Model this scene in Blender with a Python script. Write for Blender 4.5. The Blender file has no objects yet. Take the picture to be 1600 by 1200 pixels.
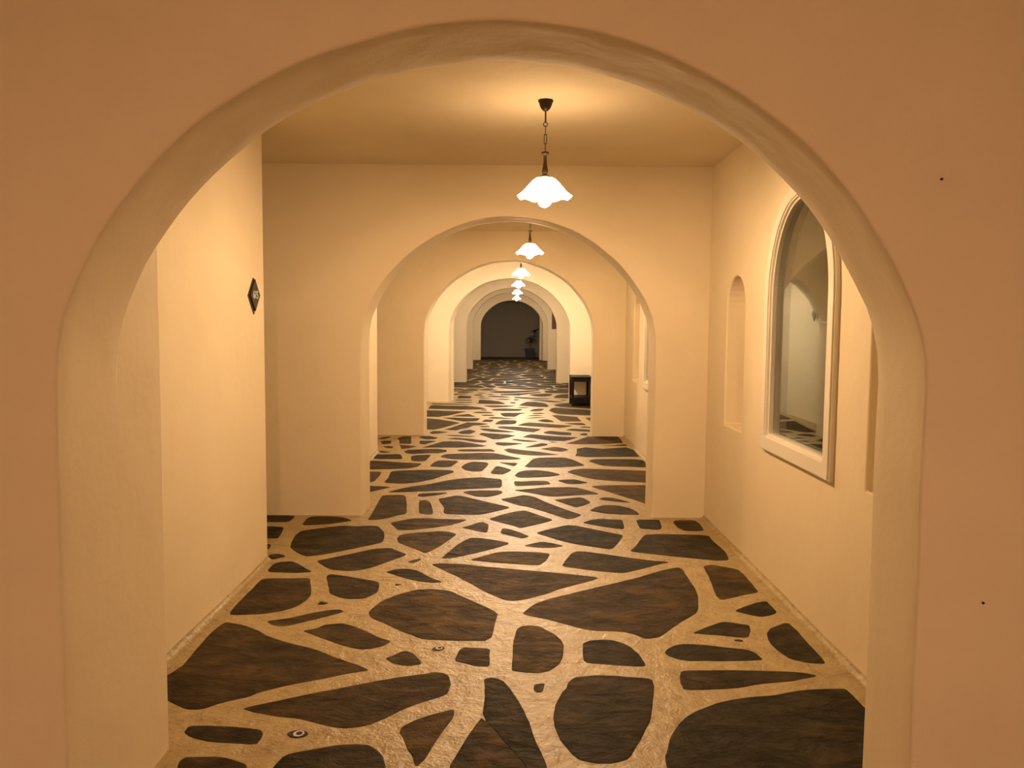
import bpy, bmesh, math, random
from mathutils import Vector, Matrix, noise

sc = bpy.context.scene
C = sc.collection
PI = math.pi

# ---------------------------------------------------------------- camera, world, exposure
cam_d = bpy.data.cameras.new('camera')
cam = bpy.data.objects.new('camera', cam_d)
C.objects.link(cam)
F_PX, EYE = 1300.0, 1.461
cam_d.sensor_width = 36.0
cam_d.lens = 36.0 * F_PX / 1600.0
cam_d.clip_start = 0.05
cam_d.clip_end = 200
yc = Vector((-3.0, 98.0, -F_PX)).normalized()               # world +Y seen by the camera
zc = Vector((0.008, 1.0, (yc.x * 0.008 + yc.y) / -yc.z)).normalized()
xc = yc.cross(zc)
cam.matrix_world = Matrix.Translation((0, 0, EYE)) @ Matrix((xc, yc, zc)).to_4x4()
sc.camera = cam

world = bpy.data.worlds.new('world')
sc.world = world
world.use_nodes = True
world.node_tree.nodes['Background'].inputs[0].default_value = (0.010, 0.008, 0.006, 1)
world.node_tree.nodes['Background'].inputs[1].default_value = 0.6

vs = sc.view_settings
vs.view_transform = 'Standard'
vs.look = 'None'
vs.gamma = 1.0
vs.use_curve_mapping = False
vs.exposure = 0.0

# the lamps: (x, y, drop of the rim below the ceiling, strength, colour)
WARM = (1.0, 0.655, 0.345)
PALE = (1.0, 0.785, 0.560)
DEEP = (1.0, 0.610, 0.385)
LAMPS = [(0.174, 4.36, 0.0, 1.0, WARM), (0.195, 8.50, 0.045, 1.1, WARM),
         (0.162, 12.9, 0.07, 2.0, PALE), (0.168, 17.5, 0.10, 1.2, PALE),
         (0.19, 22.6, 0.11, 1.15, PALE), (0.22, 28.4, 0.11, 1.1, PALE),
         (0.10, -2.50, 0.0, 1.80, DEEP)]
BULB_STRENGTH, SHADE_STRENGTH = 1820.0, 21.0

# ---------------------------------------------------------------- materials
def mat(name):
    m = bpy.data.materials.new(name)
    m.use_nodes = True
    nt = m.node_tree
    return m, nt, nt.nodes['Principled BSDF']

def noise_node(nt, scale, detail=4, rough=0.55, vec=None, dist=0.0):
    n = nt.nodes.new('ShaderNodeTexNoise')
    n.inputs['Scale'].default_value = scale
    n.inputs['Detail'].default_value = detail
    n.inputs['Roughness'].default_value = rough
    n.inputs['Distortion'].default_value = dist
    if vec: nt.links.new(vec, n.inputs['Vector'])
    return n

def ramp(nt, src, stops):
    r = nt.nodes.new('ShaderNodeValToRGB')
    nt.links.new(src, r.inputs[0])
    e = r.color_ramp.elements
    while len(e) < len(stops): e.new(0.5)
    for el, (p, c) in zip(e, stops):
        el.position = p
        el.color = (*c, 1) if len(c) == 3 else c
    return r

def bump(nt, bsdf, src, strength, dist, prev=None):
    b = nt.nodes.new('ShaderNodeBump')
    b.inputs['Strength'].default_value = strength
    b.inputs['Distance'].default_value = dist
    nt.links.new(src, b.inputs['Height'])
    if prev: nt.links.new(prev.outputs[0], b.inputs['Normal'])
    nt.links.new(b.outputs[0], bsdf.inputs['Normal'])
    return b

def coords(nt):
    g = nt.nodes.new('ShaderNodeNewGeometry')
    return g.outputs['Position']

def plain(name, col, rough=0.5, metal=0.0, spec=0.5):
    m, nt, b = mat(name)
    b.inputs['Base Color'].default_value = (*col, 1)
    b.inputs['Roughness'].default_value = rough
    b.inputs['Metallic'].default_value = metal
    b.inputs['Specular IOR Level'].default_value = spec
    return m

def make_plaster():
    m, nt, b = mat('whitewashed_plaster')
    p = coords(nt)
    n1 = noise_node(nt, 1.7, 5, 0.6, p)
    r = ramp(nt, n1.outputs['Fac'], [(0.3, (0.720, 0.618, 0.445)), (0.7, (0.765, 0.662, 0.483))])
    nt.links.new(r.outputs[0], b.inputs['Base Color'])
    b.inputs['Roughness'].default_value = 0.72
    b.inputs['Specular IOR Level'].default_value = 0.25
    n2 = noise_node(nt, 5.0, 3, 0.5, p)
    n3 = noise_node(nt, 170.0, 2, 0.6, p)
    b1 = bump(nt, b, n2.outputs['Fac'], 0.35, 0.02)
    bump(nt, b, n3.outputs['Fac'], 0.16, 0.003, b1)
    return m

def make_mortar():
    m, nt, b = mat('whitewashed_mortar')
    p = coords(nt)
    n1 = noise_node(nt, 9.0, 8, 0.72, p)
    r1 = ramp(nt, n1.outputs['Fac'], [(0.30, (0.17, 0.115, 0.055)), (0.40, (0.340, 0.248, 0.112)), (0.62, (0.43, 0.330, 0.160))])
    nt.links.new(r1.outputs[0], b.inputs['Base Color'])
    n2 = noise_node(nt, 30.0, 5, 0.65, p)
    rr = ramp(nt, n2.outputs['Fac'], [(0.35, (0.26,) * 3), (0.7, (0.55,) * 3)])
    nt.links.new(rr.outputs[0], b.inputs['Roughness'])
    b.inputs['Specular IOR Level'].default_value = 0.55
    n3 = noise_node(nt, 16.0, 4, 0.6, p, 0.4)
    b1 = bump(nt, b, n3.outputs['Fac'], 0.8, 0.02)
    n4 = noise_node(nt, 75.0, 3, 0.6, p)
    bump(nt, b, n4.outputs['Fac'], 0.7, 0.006, b1)
    return m

def make_slate():
    m, nt, b = mat('dark_slate')
    p = coords(nt)
    oi = nt.nodes.new('ShaderNodeObjectInfo')
    base = ramp(nt, oi.outputs['Random'], [(0.0, (0.025, 0.022, 0.014)), (0.35, (0.034, 0.027, 0.014)),
                                           (0.7, (0.046, 0.032, 0.015)), (1.0, (0.066, 0.044, 0.018))])
    mp = nt.nodes.new('ShaderNodeMapping')
    mp.inputs['Scale'].default_value = (1.0, 1.7, 1.0)
    turn = nt.nodes.new('ShaderNodeMath')
    turn.operation = 'MULTIPLY'; turn.inputs[1].default_value = 9.0
    nt.links.new(oi.outputs['Random'], turn.inputs[0])
    cx_ = nt.nodes.new('ShaderNodeCombineXYZ')
    nt.links.new(turn.outputs[0], cx_.inputs['Z'])
    nt.links.new(cx_.outputs[0], mp.inputs['Rotation'])
    nt.links.new(p, mp.inputs['Vector'])
    n1 = noise_node(nt, 5.0, 6, 0.62, mp.outputs[0], 0.5)
    sh = ramp(nt, n1.outputs['Fac'], [(0.30, (0.42, 0.40, 0.38)), (0.5, (1.0, 1.0, 1.0)), (0.70, (2.1, 1.9, 1.65))])
    mx = nt.nodes.new('ShaderNodeMix')
    mx.data_type = 'RGBA'; mx.blend_type = 'MULTIPLY'
    mx.inputs['Factor'].default_value = 1.0
    nt.links.new(base.outputs[0], mx.inputs['A'])
    nt.links.new(sh.outputs[0], mx.inputs['B'])
    nt.links.new(mx.outputs['Result'], b.inputs['Base Color'])
    n2 = noise_node(nt, 22.0, 5, 0.65, mp.outputs[0], 0.6)
    rr = ramp(nt, n2.outputs['Fac'], [(0.3, (0.50,) * 3), (0.7, (0.75,) * 3)])
    nt.links.new(rr.outputs[0], b.inputs['Roughness'])
    b.inputs['Specular IOR Level'].default_value = 0.05
    b1 = bump(nt, b, n1.outputs['Fac'], 0.9, 0.03)
    bump(nt, b, n2.outputs['Fac'], 0.9, 0.008, b1)
    return m

def emitter(name, col, strength):
    m, nt, b = mat(name)
    b.inputs['Base Color'].default_value = (0.8, 0.8, 0.78, 1)
    b.inputs['Emission Color'].default_value = (*col, 1)
    b.inputs['Emission Strength'].default_value = strength
    b.inputs['Roughness'].default_value = 0.3
    return m

def make_wood(name, c0, c1, rough=0.4, spec=0.5):
    m, nt, b = mat(name)
    tc = nt.nodes.new('ShaderNodeTexCoord')
    mp = nt.nodes.new('ShaderNodeMapping')
    mp.inputs['Scale'].default_value = (18, 18, 1.5)
    nt.links.new(tc.outputs['Object'], mp.inputs['Vector'])
    n = noise_node(nt, 3.0, 4, 0.6, mp.outputs[0])
    r = ramp(nt, n.outputs['Fac'], [(0.3, c0), (0.7, c1)])
    nt.links.new(r.outputs[0], b.inputs['Base Color'])
    b.inputs['Roughness'].default_value = rough
    b.inputs['Specular IOR Level'].default_value = spec
    return m

def make_glass():
    m, nt, b = mat('window_glass')
    b.inputs['Base Color'].default_value = (0.90, 0.95, 0.90, 1)
    b.inputs['Roughness'].default_value = 0.0
    b.inputs['IOR'].default_value = 1.36
    b.inputs['Transmission Weight'].default_value = 1.0
    return m

M = dict(plaster=make_plaster(), mortar=make_mortar(), slate=make_slate(), glass=make_glass(),
         iron=plain('dark_bronze', (0.030, 0.018, 0.011), 0.42, 0.6),
         handle=make_wood('turned_wood', (0.028, 0.014, 0.007), (0.055, 0.028, 0.013), 0.45, 0.3),
         brass=plain('aged_brass', (0.28, 0.17, 0.07), 0.4, 0.8),
         frame=plain('cream_painted_wood', (0.74, 0.69, 0.60), 0.35),
         dark_room=plain('unlit_room_dark', (0.010, 0.010, 0.008), 0.9, 0, 0.0),  # near-black colour stands in for the darkness of the room behind the glass
         espresso=make_wood('espresso_wood', (0.005, 0.003, 0.003), (0.010, 0.006, 0.005), 0.45, 0.12),
         redwood=make_wood('red_brown_wood', (0.075, 0.026, 0.010), (0.125, 0.046, 0.018), 0.5),
         sign=plain('sign_metal', (0.030, 0.021, 0.015), 0.6, 0.0, 0.12),
         sign_edge=plain('sign_backing', (0.055, 0.038, 0.024), 0.5, 0.2),
         digit=plain('sign_digits', (0.72, 0.70, 0.66), 0.5),
         eye_dark=plain('eye_glaze_dark', (0.020, 0.010, 0.022), 0.25),
         eye_white=plain('eye_glaze_white', (0.62, 0.62, 0.66), 0.3),
         yard=plain('yard_wall_paint', (0.33, 0.28, 0.22), 0.9, 0, 0.1),
         yard_floor=plain('yard_paving', (0.045, 0.036, 0.028), 0.7),
         pot=plain('dark_blue_pot', (0.030, 0.036, 0.048), 0.5),
         soil=plain('potting_soil', (0.025, 0.017, 0.011), 0.95),
         leaf=plain('dark_leaf', (0.028, 0.035, 0.018), 0.5),
         stem=plain('plant_stem', (0.05, 0.040, 0.025), 0.7))

# ---------------------------------------------------------------- mesh helpers
def link(name, me, m, parent=None, loc=None):
    o = bpy.data.objects.new(name, me)
    C.objects.link(o)
    if m is not None and not me.materials: me.materials.append(m)
    if parent is not None: o.parent = parent
    if loc is not None: o.location = loc
    return o

def from_bm(bm, name, smooth=False):
    me = bpy.data.meshes.new(name)
    bmesh.ops.recalc_face_normals(bm, faces=bm.faces)
    bm.to_mesh(me); bm.free()
    if smooth:
        me.polygons.foreach_set('use_smooth', [True] * len(me.polygons))
    return me

def obj(name, bm, m, parent=None, smooth=False, loc=None):
    return link(name, from_bm(bm, name, smooth), m, parent, loc)

def struct(o):
    o['kind'] = 'structure'
    return o

def tag(o, label, cat, group=None):
    o['label'] = label; o['category'] = cat
    if group: o['group'] = group
    return o

def empty(name, loc, parent=None):
    o = bpy.data.objects.new(name, None)
    o.empty_display_size = 0.1
    C.objects.link(o)
    o.location = loc
    if parent: o.parent = parent
    return o

def box(bm, x0, x1, y0, y1, z0, z1):
    v = [bm.verts.new((x, y, z)) for z in (z0, z1) for y in (y0, y1) for x in (x0, x1)]
    for f in ((0, 2, 3, 1), (4, 5, 7, 6), (0, 1, 5, 4), (2, 6, 7, 3), (0, 4, 6, 2), (1, 3, 7, 5)):
        bm.faces.new([v[i] for i in f])
    return v

def bevel_all(bm, w, seg=2):
    bmesh.ops.bevel(bm, geom=list(bm.edges), offset=w, segments=seg, profile=0.5, affect='EDGES')

def bbox(x0, x1, y0, y1, z0, z1, w=0.0, seg=2):
    bm = bmesh.new()
    box(bm, x0, x1, y0, y1, z0, z1)
    if w: bevel_all(bm, w, seg)
    return bm

def lathe(profile, n=24, cap=True):
    bm = bmesh.new()
    rings = []
    for r, z in profile:
        rings.append([bm.verts.new((r * math.cos(2 * PI * i / n), r * math.sin(2 * PI * i / n), z)) for i in range(n)])
    for a, b in zip(rings, rings[1:]):
        for i in range(n):
            bm.faces.new((a[i], a[(i + 1) % n], b[(i + 1) % n], b[i]))
    if cap:
        bm.faces.new(rings[0][::-1]); bm.faces.new(rings[-1])
    return bm

def tube(pts, r, n=8, closed=False):
    bm = bmesh.new()
    P = [Vector(p) for p in pts]
    rings = []
    N = len(P)
    for i, p in enumerate(P):
        a = P[i - 1] if (i or closed) else P[i]
        b = P[(i + 1) % N] if (i < N - 1 or closed) else P[i]
        t = (b - a).normalized()
        up = Vector((0, 1, 0)) if abs(t.y) < 0.9 else Vector((1, 0, 0))
        u = t.cross(up).normalized(); w = t.cross(u)
        rings.append([bm.verts.new(p + r * (math.cos(2 * PI * k / n) * u + math.sin(2 * PI * k / n) * w)) for k in range(n)])
    for i in range(N if closed else N - 1):
        a, b = rings[i], rings[(i + 1) % N]
        for k in range(n):
            bm.faces.new((a[k], a[(k + 1) % n], b[(k + 1) % n], b[k]))
    if not closed:
        bm.faces.new(rings[0][::-1]); bm.faces.new(rings[-1])
    return bm

def arch_outline(hw, z0, zs, zt, n=20):
    """closed outline (u, z) of an arched panel: half width hw, foot z0, spring zs, crown zt"""
    pts = [(-hw, z0), (hw, z0)]
    for i in range(n + 1):
        a = PI * i / n
        pts.append((hw * math.cos(a), zs + (zt - zs) * math.sin(a)))
    return pts

def prism_x(outline, yc_, x0, x1):
    """outline in the y-z plane pushed from x0 to x1"""
    bm = bmesh.new()
    a = [bm.verts.new((x0, yc_ + u, z)) for u, z in outline]
    b = [bm.verts.new((x1, yc_ + u, z)) for u, z in outline]
    n = len(a)
    bm.faces.new(a); bm.faces.new(b[::-1])
    for i in range(n):
        bm.faces.new((a[i], b[i], b[(i + 1) % n], a[(i + 1) % n]))
    return bm

def ring_x(outer, inner, yc_, x0, x1):
    """a frame between two outlines with the same number of points, from x0 to x1"""
    bm = bmesh.new()
    n = len(outer)
    L = [[bm.verts.new((x, yc_ + u, z)) for u, z in o] for o in (outer, inner) for x in (x0, x1)]
    oa, ob, ia, ib = L
    for i in range(n):
        j = (i + 1) % n
        bm.faces.new((oa[i], oa[j], ob[j], ob[i]))
        bm.faces.new((ia[i], ib[i], ib[j], ia[j]))
        bm.faces.new((oa[i], ia[i], ia[j], oa[j]))
        bm.faces.new((ob[i], ob[j], ib[j], ib[i]))
    return bm

# ---------------------------------------------------------------- the shell
CEIL = 2.592
WALL_R, WALL_L = 1.465, -1.465
# front y, back y, left jamb front/back, right jamb front/back, spring, crown
ARCHES = [(2.10, 2.43, -1.150, -1.150, 1.056, 1.077, 1.40, 2.197),
          (6.15, 6.48, -1.100, -1.092, 1.076, 1.078, 1.42, 2.220),
          (10.56, 10.89, -1.090, -1.085, 1.065, 1.065, 1.42, 2.226),
          (14.93, 15.25, -1.098, -1.040, 1.085, 1.085, 1.42, 2.225),
          (19.80, 20.10, -1.044, -1.030, 1.119, 1.121, 1.42, 2.249),
          (25.30, 25.60, -1.140, -1.130, 1.156, 1.156, 1.43, 2.320),
          (31.20, 31.50, -1.096, -1.096, 1.230, 1.230, 1.42, 2.235)]
RECESS = -2.45

def arch_wall(name, y0, y1, xl0, xl1, xr0, xr1, zs, zt, seed, pier=False):
    R0 = 0.011
    NJ, NA = 14, 60
    prof = [(R0, y0), (R0 * 0.62, y0 + R0 * 0.08), (R0 * 0.29, y0 + R0 * 0.29), (R0 * 0.08, y0 + R0 * 0.62), (0, y0 + R0)]
    nm = 5
    prof += [(0, y0 + R0 + (y1 - y0 - 2 * R0) * k / nm) for k in range(1, nm)]
    prof += [(a, y1 - (y - y0)) for a, y in prof[:5][::-1]]
    ox0, ox1, oz = RECESS - 0.05, 1.62, CEIL + 0.03
    bm = bmesh.new()
    rings = []
    def pt_ring(xl, xr, off, y):
        c = (xl + xr) / 2; a = (xr - xl) / 2 + off; rise = zt - zs + off
        R = (a * a + rise * rise) / (2 * rise); c0 = R - rise
        out = []
        for k in range(NJ):                                            # right jamb, upward
            out.append((c + a, zs * k / NJ))
        angs = [PI * k / NA for k in range(NA + 1)]
        angs += [math.atan2(oz - zs, ox1 - c), math.atan2(oz - zs, ox0 - c)]
        for t in sorted(angs):
            s = -c0 * math.sin(t) + math.sqrt(R * R - (c0 * math.cos(t)) ** 2)
            out.append((c + s * math.cos(t), zs + s * math.sin(t)))
        for k in range(NJ):
            out.append((c - a, zs * (NJ - 1 - k) / NJ))
        # the kink at the spring line is rounded off by hand-trowelled plaster
        for _ in range(3):
            q = out[:]
            for i in range(NJ - 3, NJ + 4):
                q[i] = tuple((out[i - 1][j] + 2 * out[i][j] + out[i + 1][j]) / 4 for j in (0, 1))
                m_ = len(out) - 1 - i
                q[m_] = tuple((out[m_ - 1][j] + 2 * out[m_][j] + out[m_ + 1][j]) / 4 for j in (0, 1))
            out = q
        res = []
        for x, z in out:
            n_ = noise.noise(Vector((x * 2.1 + seed * 7, z * 2.1, y * 1.3))) * 0.010
            n_ += noise.noise(Vector((x * 7 + seed * 3, z * 7, y * 7))) * 0.004
            if x < c and z < zs: n_ = 0.0
            d = Vector((x - c, 0, max(z - zs, 0))); d = d.normalized() if d.length else d
            res.append((x + d.x * n_, y, max(z + d.z * n_, 0) if z > 0 else -0.01))
        return res
    T = (y1 - y0)
    for off, y in prof:
        f = (y - y0) / T
        P = pt_ring(xl0 + (xl1 - xl0) * f, xr0 + (xr1 - xr0) * f, off, y)
        if pier and f > 0.5 and off > 0:                              # the left jamb runs on flush into the pier
            Q = pt_ring(xl0 + (xl1 - xl0) * f, xr0 + (xr1 - xr0) * f, 0, y)
            P = [q if q[0] < 0 and q[2] < zs - 0.03 else p for p, q in zip(P, Q)]
        rings.append([bm.verts.new(p) for p in P])
    def outer(y):
        c = (xl0 + xr0) / 2
        res = []
        for v in rings[0]:
            x, z = v.co.x, v.co.z
            if z <= zs - 0.004 or abs(z - zs) < 0.02:
                res.append((ox1 if x > c else ox0, z))
            else:
                dx, dz = x - c, z - zs
                ts = [(oz - zs) / dz]
                if dx > 1e-6: ts.append((ox1 - c) / dx)
                if dx < -1e-6: ts.append((ox0 - c) / dx)
                t = min(ts)
                px, pz = c + dx * t, zs + dz * t
                for cx_ in (ox0, ox1):                                # snap to the upper corners
                    if abs(px - cx_) + abs(pz - oz) < 0.05: px, pz = cx_, oz
                res.append((px, pz))
        return [bm.verts.new((x, y, z)) for x, z in res]
    rings = [outer(y0)] + rings + [outer(y1)]
    for a, b in zip(rings, rings[1:]):
        for i in range(len(a) - 1):
            bm.faces.new((a[i], a[i + 1], b[i + 1], b[i]))
    if pier:
        last = rings[-2]
        for a, b in zip(last, last[1:]):
            if a.co.x < 0 and a.co.z < zs and b.co.z < zs: bm.edges.get((a, b)).smooth = False
    me = from_bm(bm, name, True)
    return struct(link(name, me, M['plaster']))

for i, a in enumerate(ARCHES):
    arch_wall('wall_archway_%d' % (i + 1), *a, seed=i + 1, pier=i in (0, 3))
BACK_Y = -5.2
struct(obj('wall_back', bbox(-2.6, 1.9, BACK_Y - 0.2, BACK_Y, -0.05, CEIL + 0.1), M['plaster']))
struct(obj('ceiling', bbox(-2.7, 1.95, BACK_Y - 0.2, 31.5, CEIL, CEIL + 0.12), M['plaster']))

# right wall: one window between two niches in every bay
def bake_boolean(base_bm, cutters, name, bevel=0.012):
    o = link(name, from_bm(base_bm, name), M['plaster'])
    cut_objs = []
    for k, cb in enumerate(cutters):
        co = link('cut', from_bm(cb, 'cut'), None)
        md = o.modifiers.new('b%d' % k, 'BOOLEAN')
        md.operation = 'DIFFERENCE'; md.object = co; md.solver = 'EXACT'
        cut_objs.append(co)
    bv = o.modifiers.new('bev', 'BEVEL')
    bv.width = bevel; bv.segments = 3; bv.limit_method = 'ANGLE'; bv.angle_limit = math.radians(50)
    dg = bpy.context.evaluated_depsgraph_get()
    me = bpy.data.meshes.new_from_object(o.evaluated_get(dg))
    me.name = name
    o.modifiers.clear()
    o.data = me
    if not me.materials: me.materials.append(M['plaster'])
    for co in cut_objs: bpy.data.objects.remove(co, do_unlink=True)
    return o

BAYS = [(ARCHES[i][1], ARCHES[i + 1][0]) for i in range(6)]
centres = [(a + b) / 2 for a, b in BAYS]
cutters = []
for c in centres:
    for s in (-1, 1):
        cutters.append(prism_x(arch_outline(0.215, 0.775, 1.56, 1.765, 16), c + s * 1.135, WALL_R - 0.2, WALL_R + 0.15))
    cutters.append(prism_x(arch_outline(0.475, 0.80, 1.60, 2.14, 24), c - 0.075, WALL_R - 0.2, WALL_R + 0.22))
struct(bake_boolean(bbox(WALL_R, WALL_R + 0.42, BACK_Y, 31.5, -0.05, CEIL + 0.05), cutters, 'wall_right'))

# left wall: a pier, a stretch of wall with the room number, then the recess of a doorway
struct(obj('wall_left_outer', bbox(RECESS - 0.2, RECESS, BACK_Y, 31.5, -0.05, CEIL + 0.05), M['plaster']))
struct(obj('wall_left_entry', bbox(RECESS, WALL_L, BACK_Y, 2.10, -0.05, CEIL + 0.05, 0.012, 3), M['plaster']))
ends = [4.985, 9.20, 14.95, 18.50, 24.00, 31.20]
starts = [a - 0.02 for a, b in BAYS]
starts[2] = 11.86
for i, ((a, b), e) in enumerate(zip(BAYS, ends)):
    struct(obj('wall_left_%d' % (i + 1), bbox(RECESS, WALL_L, starts[i], e, -0.05, CEIL + 0.05, 0.014, 3), M['plaster']))
    if i not in (0, 3): continue
    xl = ARCHES[i][3]
    struct(obj('wall_left_pier_%d' % (i + 1), bbox(WALL_L - 0.1, xl - 0.0002, a - 0.12, a + 0.315, -0.05, CEIL + 0.05, 0.014, 3), M['plaster']))

# rounded whitewash at the foot of the long walls
def cove(name, x, sgn, y0, y1, r=0.030):
    bm = bmesh.new()
    n = 6
    ny = max(2, int((y1 - y0) / 0.25))
    rows = []
    for j in range(ny + 1):
        y = y0 + (y1 - y0) * j / ny
        rr = r * (1 + 0.25 * noise.noise(Vector((x, y * 1.7, 0))))
        row = []
        for k in range(n + 1):
            a = PI / 2 * k / n
            row.append(bm.verts.new((x + sgn * (-0.001 + rr * (1 - math.sin(a))), y, 0.001 + rr * (1 - math.cos(a)))))
        rows.append(row)
    for p, q in zip(rows, rows[1:]):
        for k in range(n):
            bm.faces.new((p[k], p[k + 1], q[k + 1], q[k]))
    struct(obj(name, bm, M['mortar'], None, True))
t_n = 0
for (a, b), e in zip(BAYS, ends):
    t_n += 1; cove('trim_%d' % t_n, WALL_R, -1, a, b)
    t_n += 1; cove('trim_%d' % t_n, WALL_L, 1, max(a + 0.31, starts[(t_n - 1) // 2]), e)

# ---------------------------------------------------------------- floor and paving
floor = struct(obj('floor', bbox(-2.6, 1.9, BACK_Y - 0.1, 31.35, -0.06, 0.0), M['mortar']))
struct(obj('floor_yard', bbox(-7, 7, 31.36, 36.0, -0.08, -0.02), M['yard_floor']))

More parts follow.
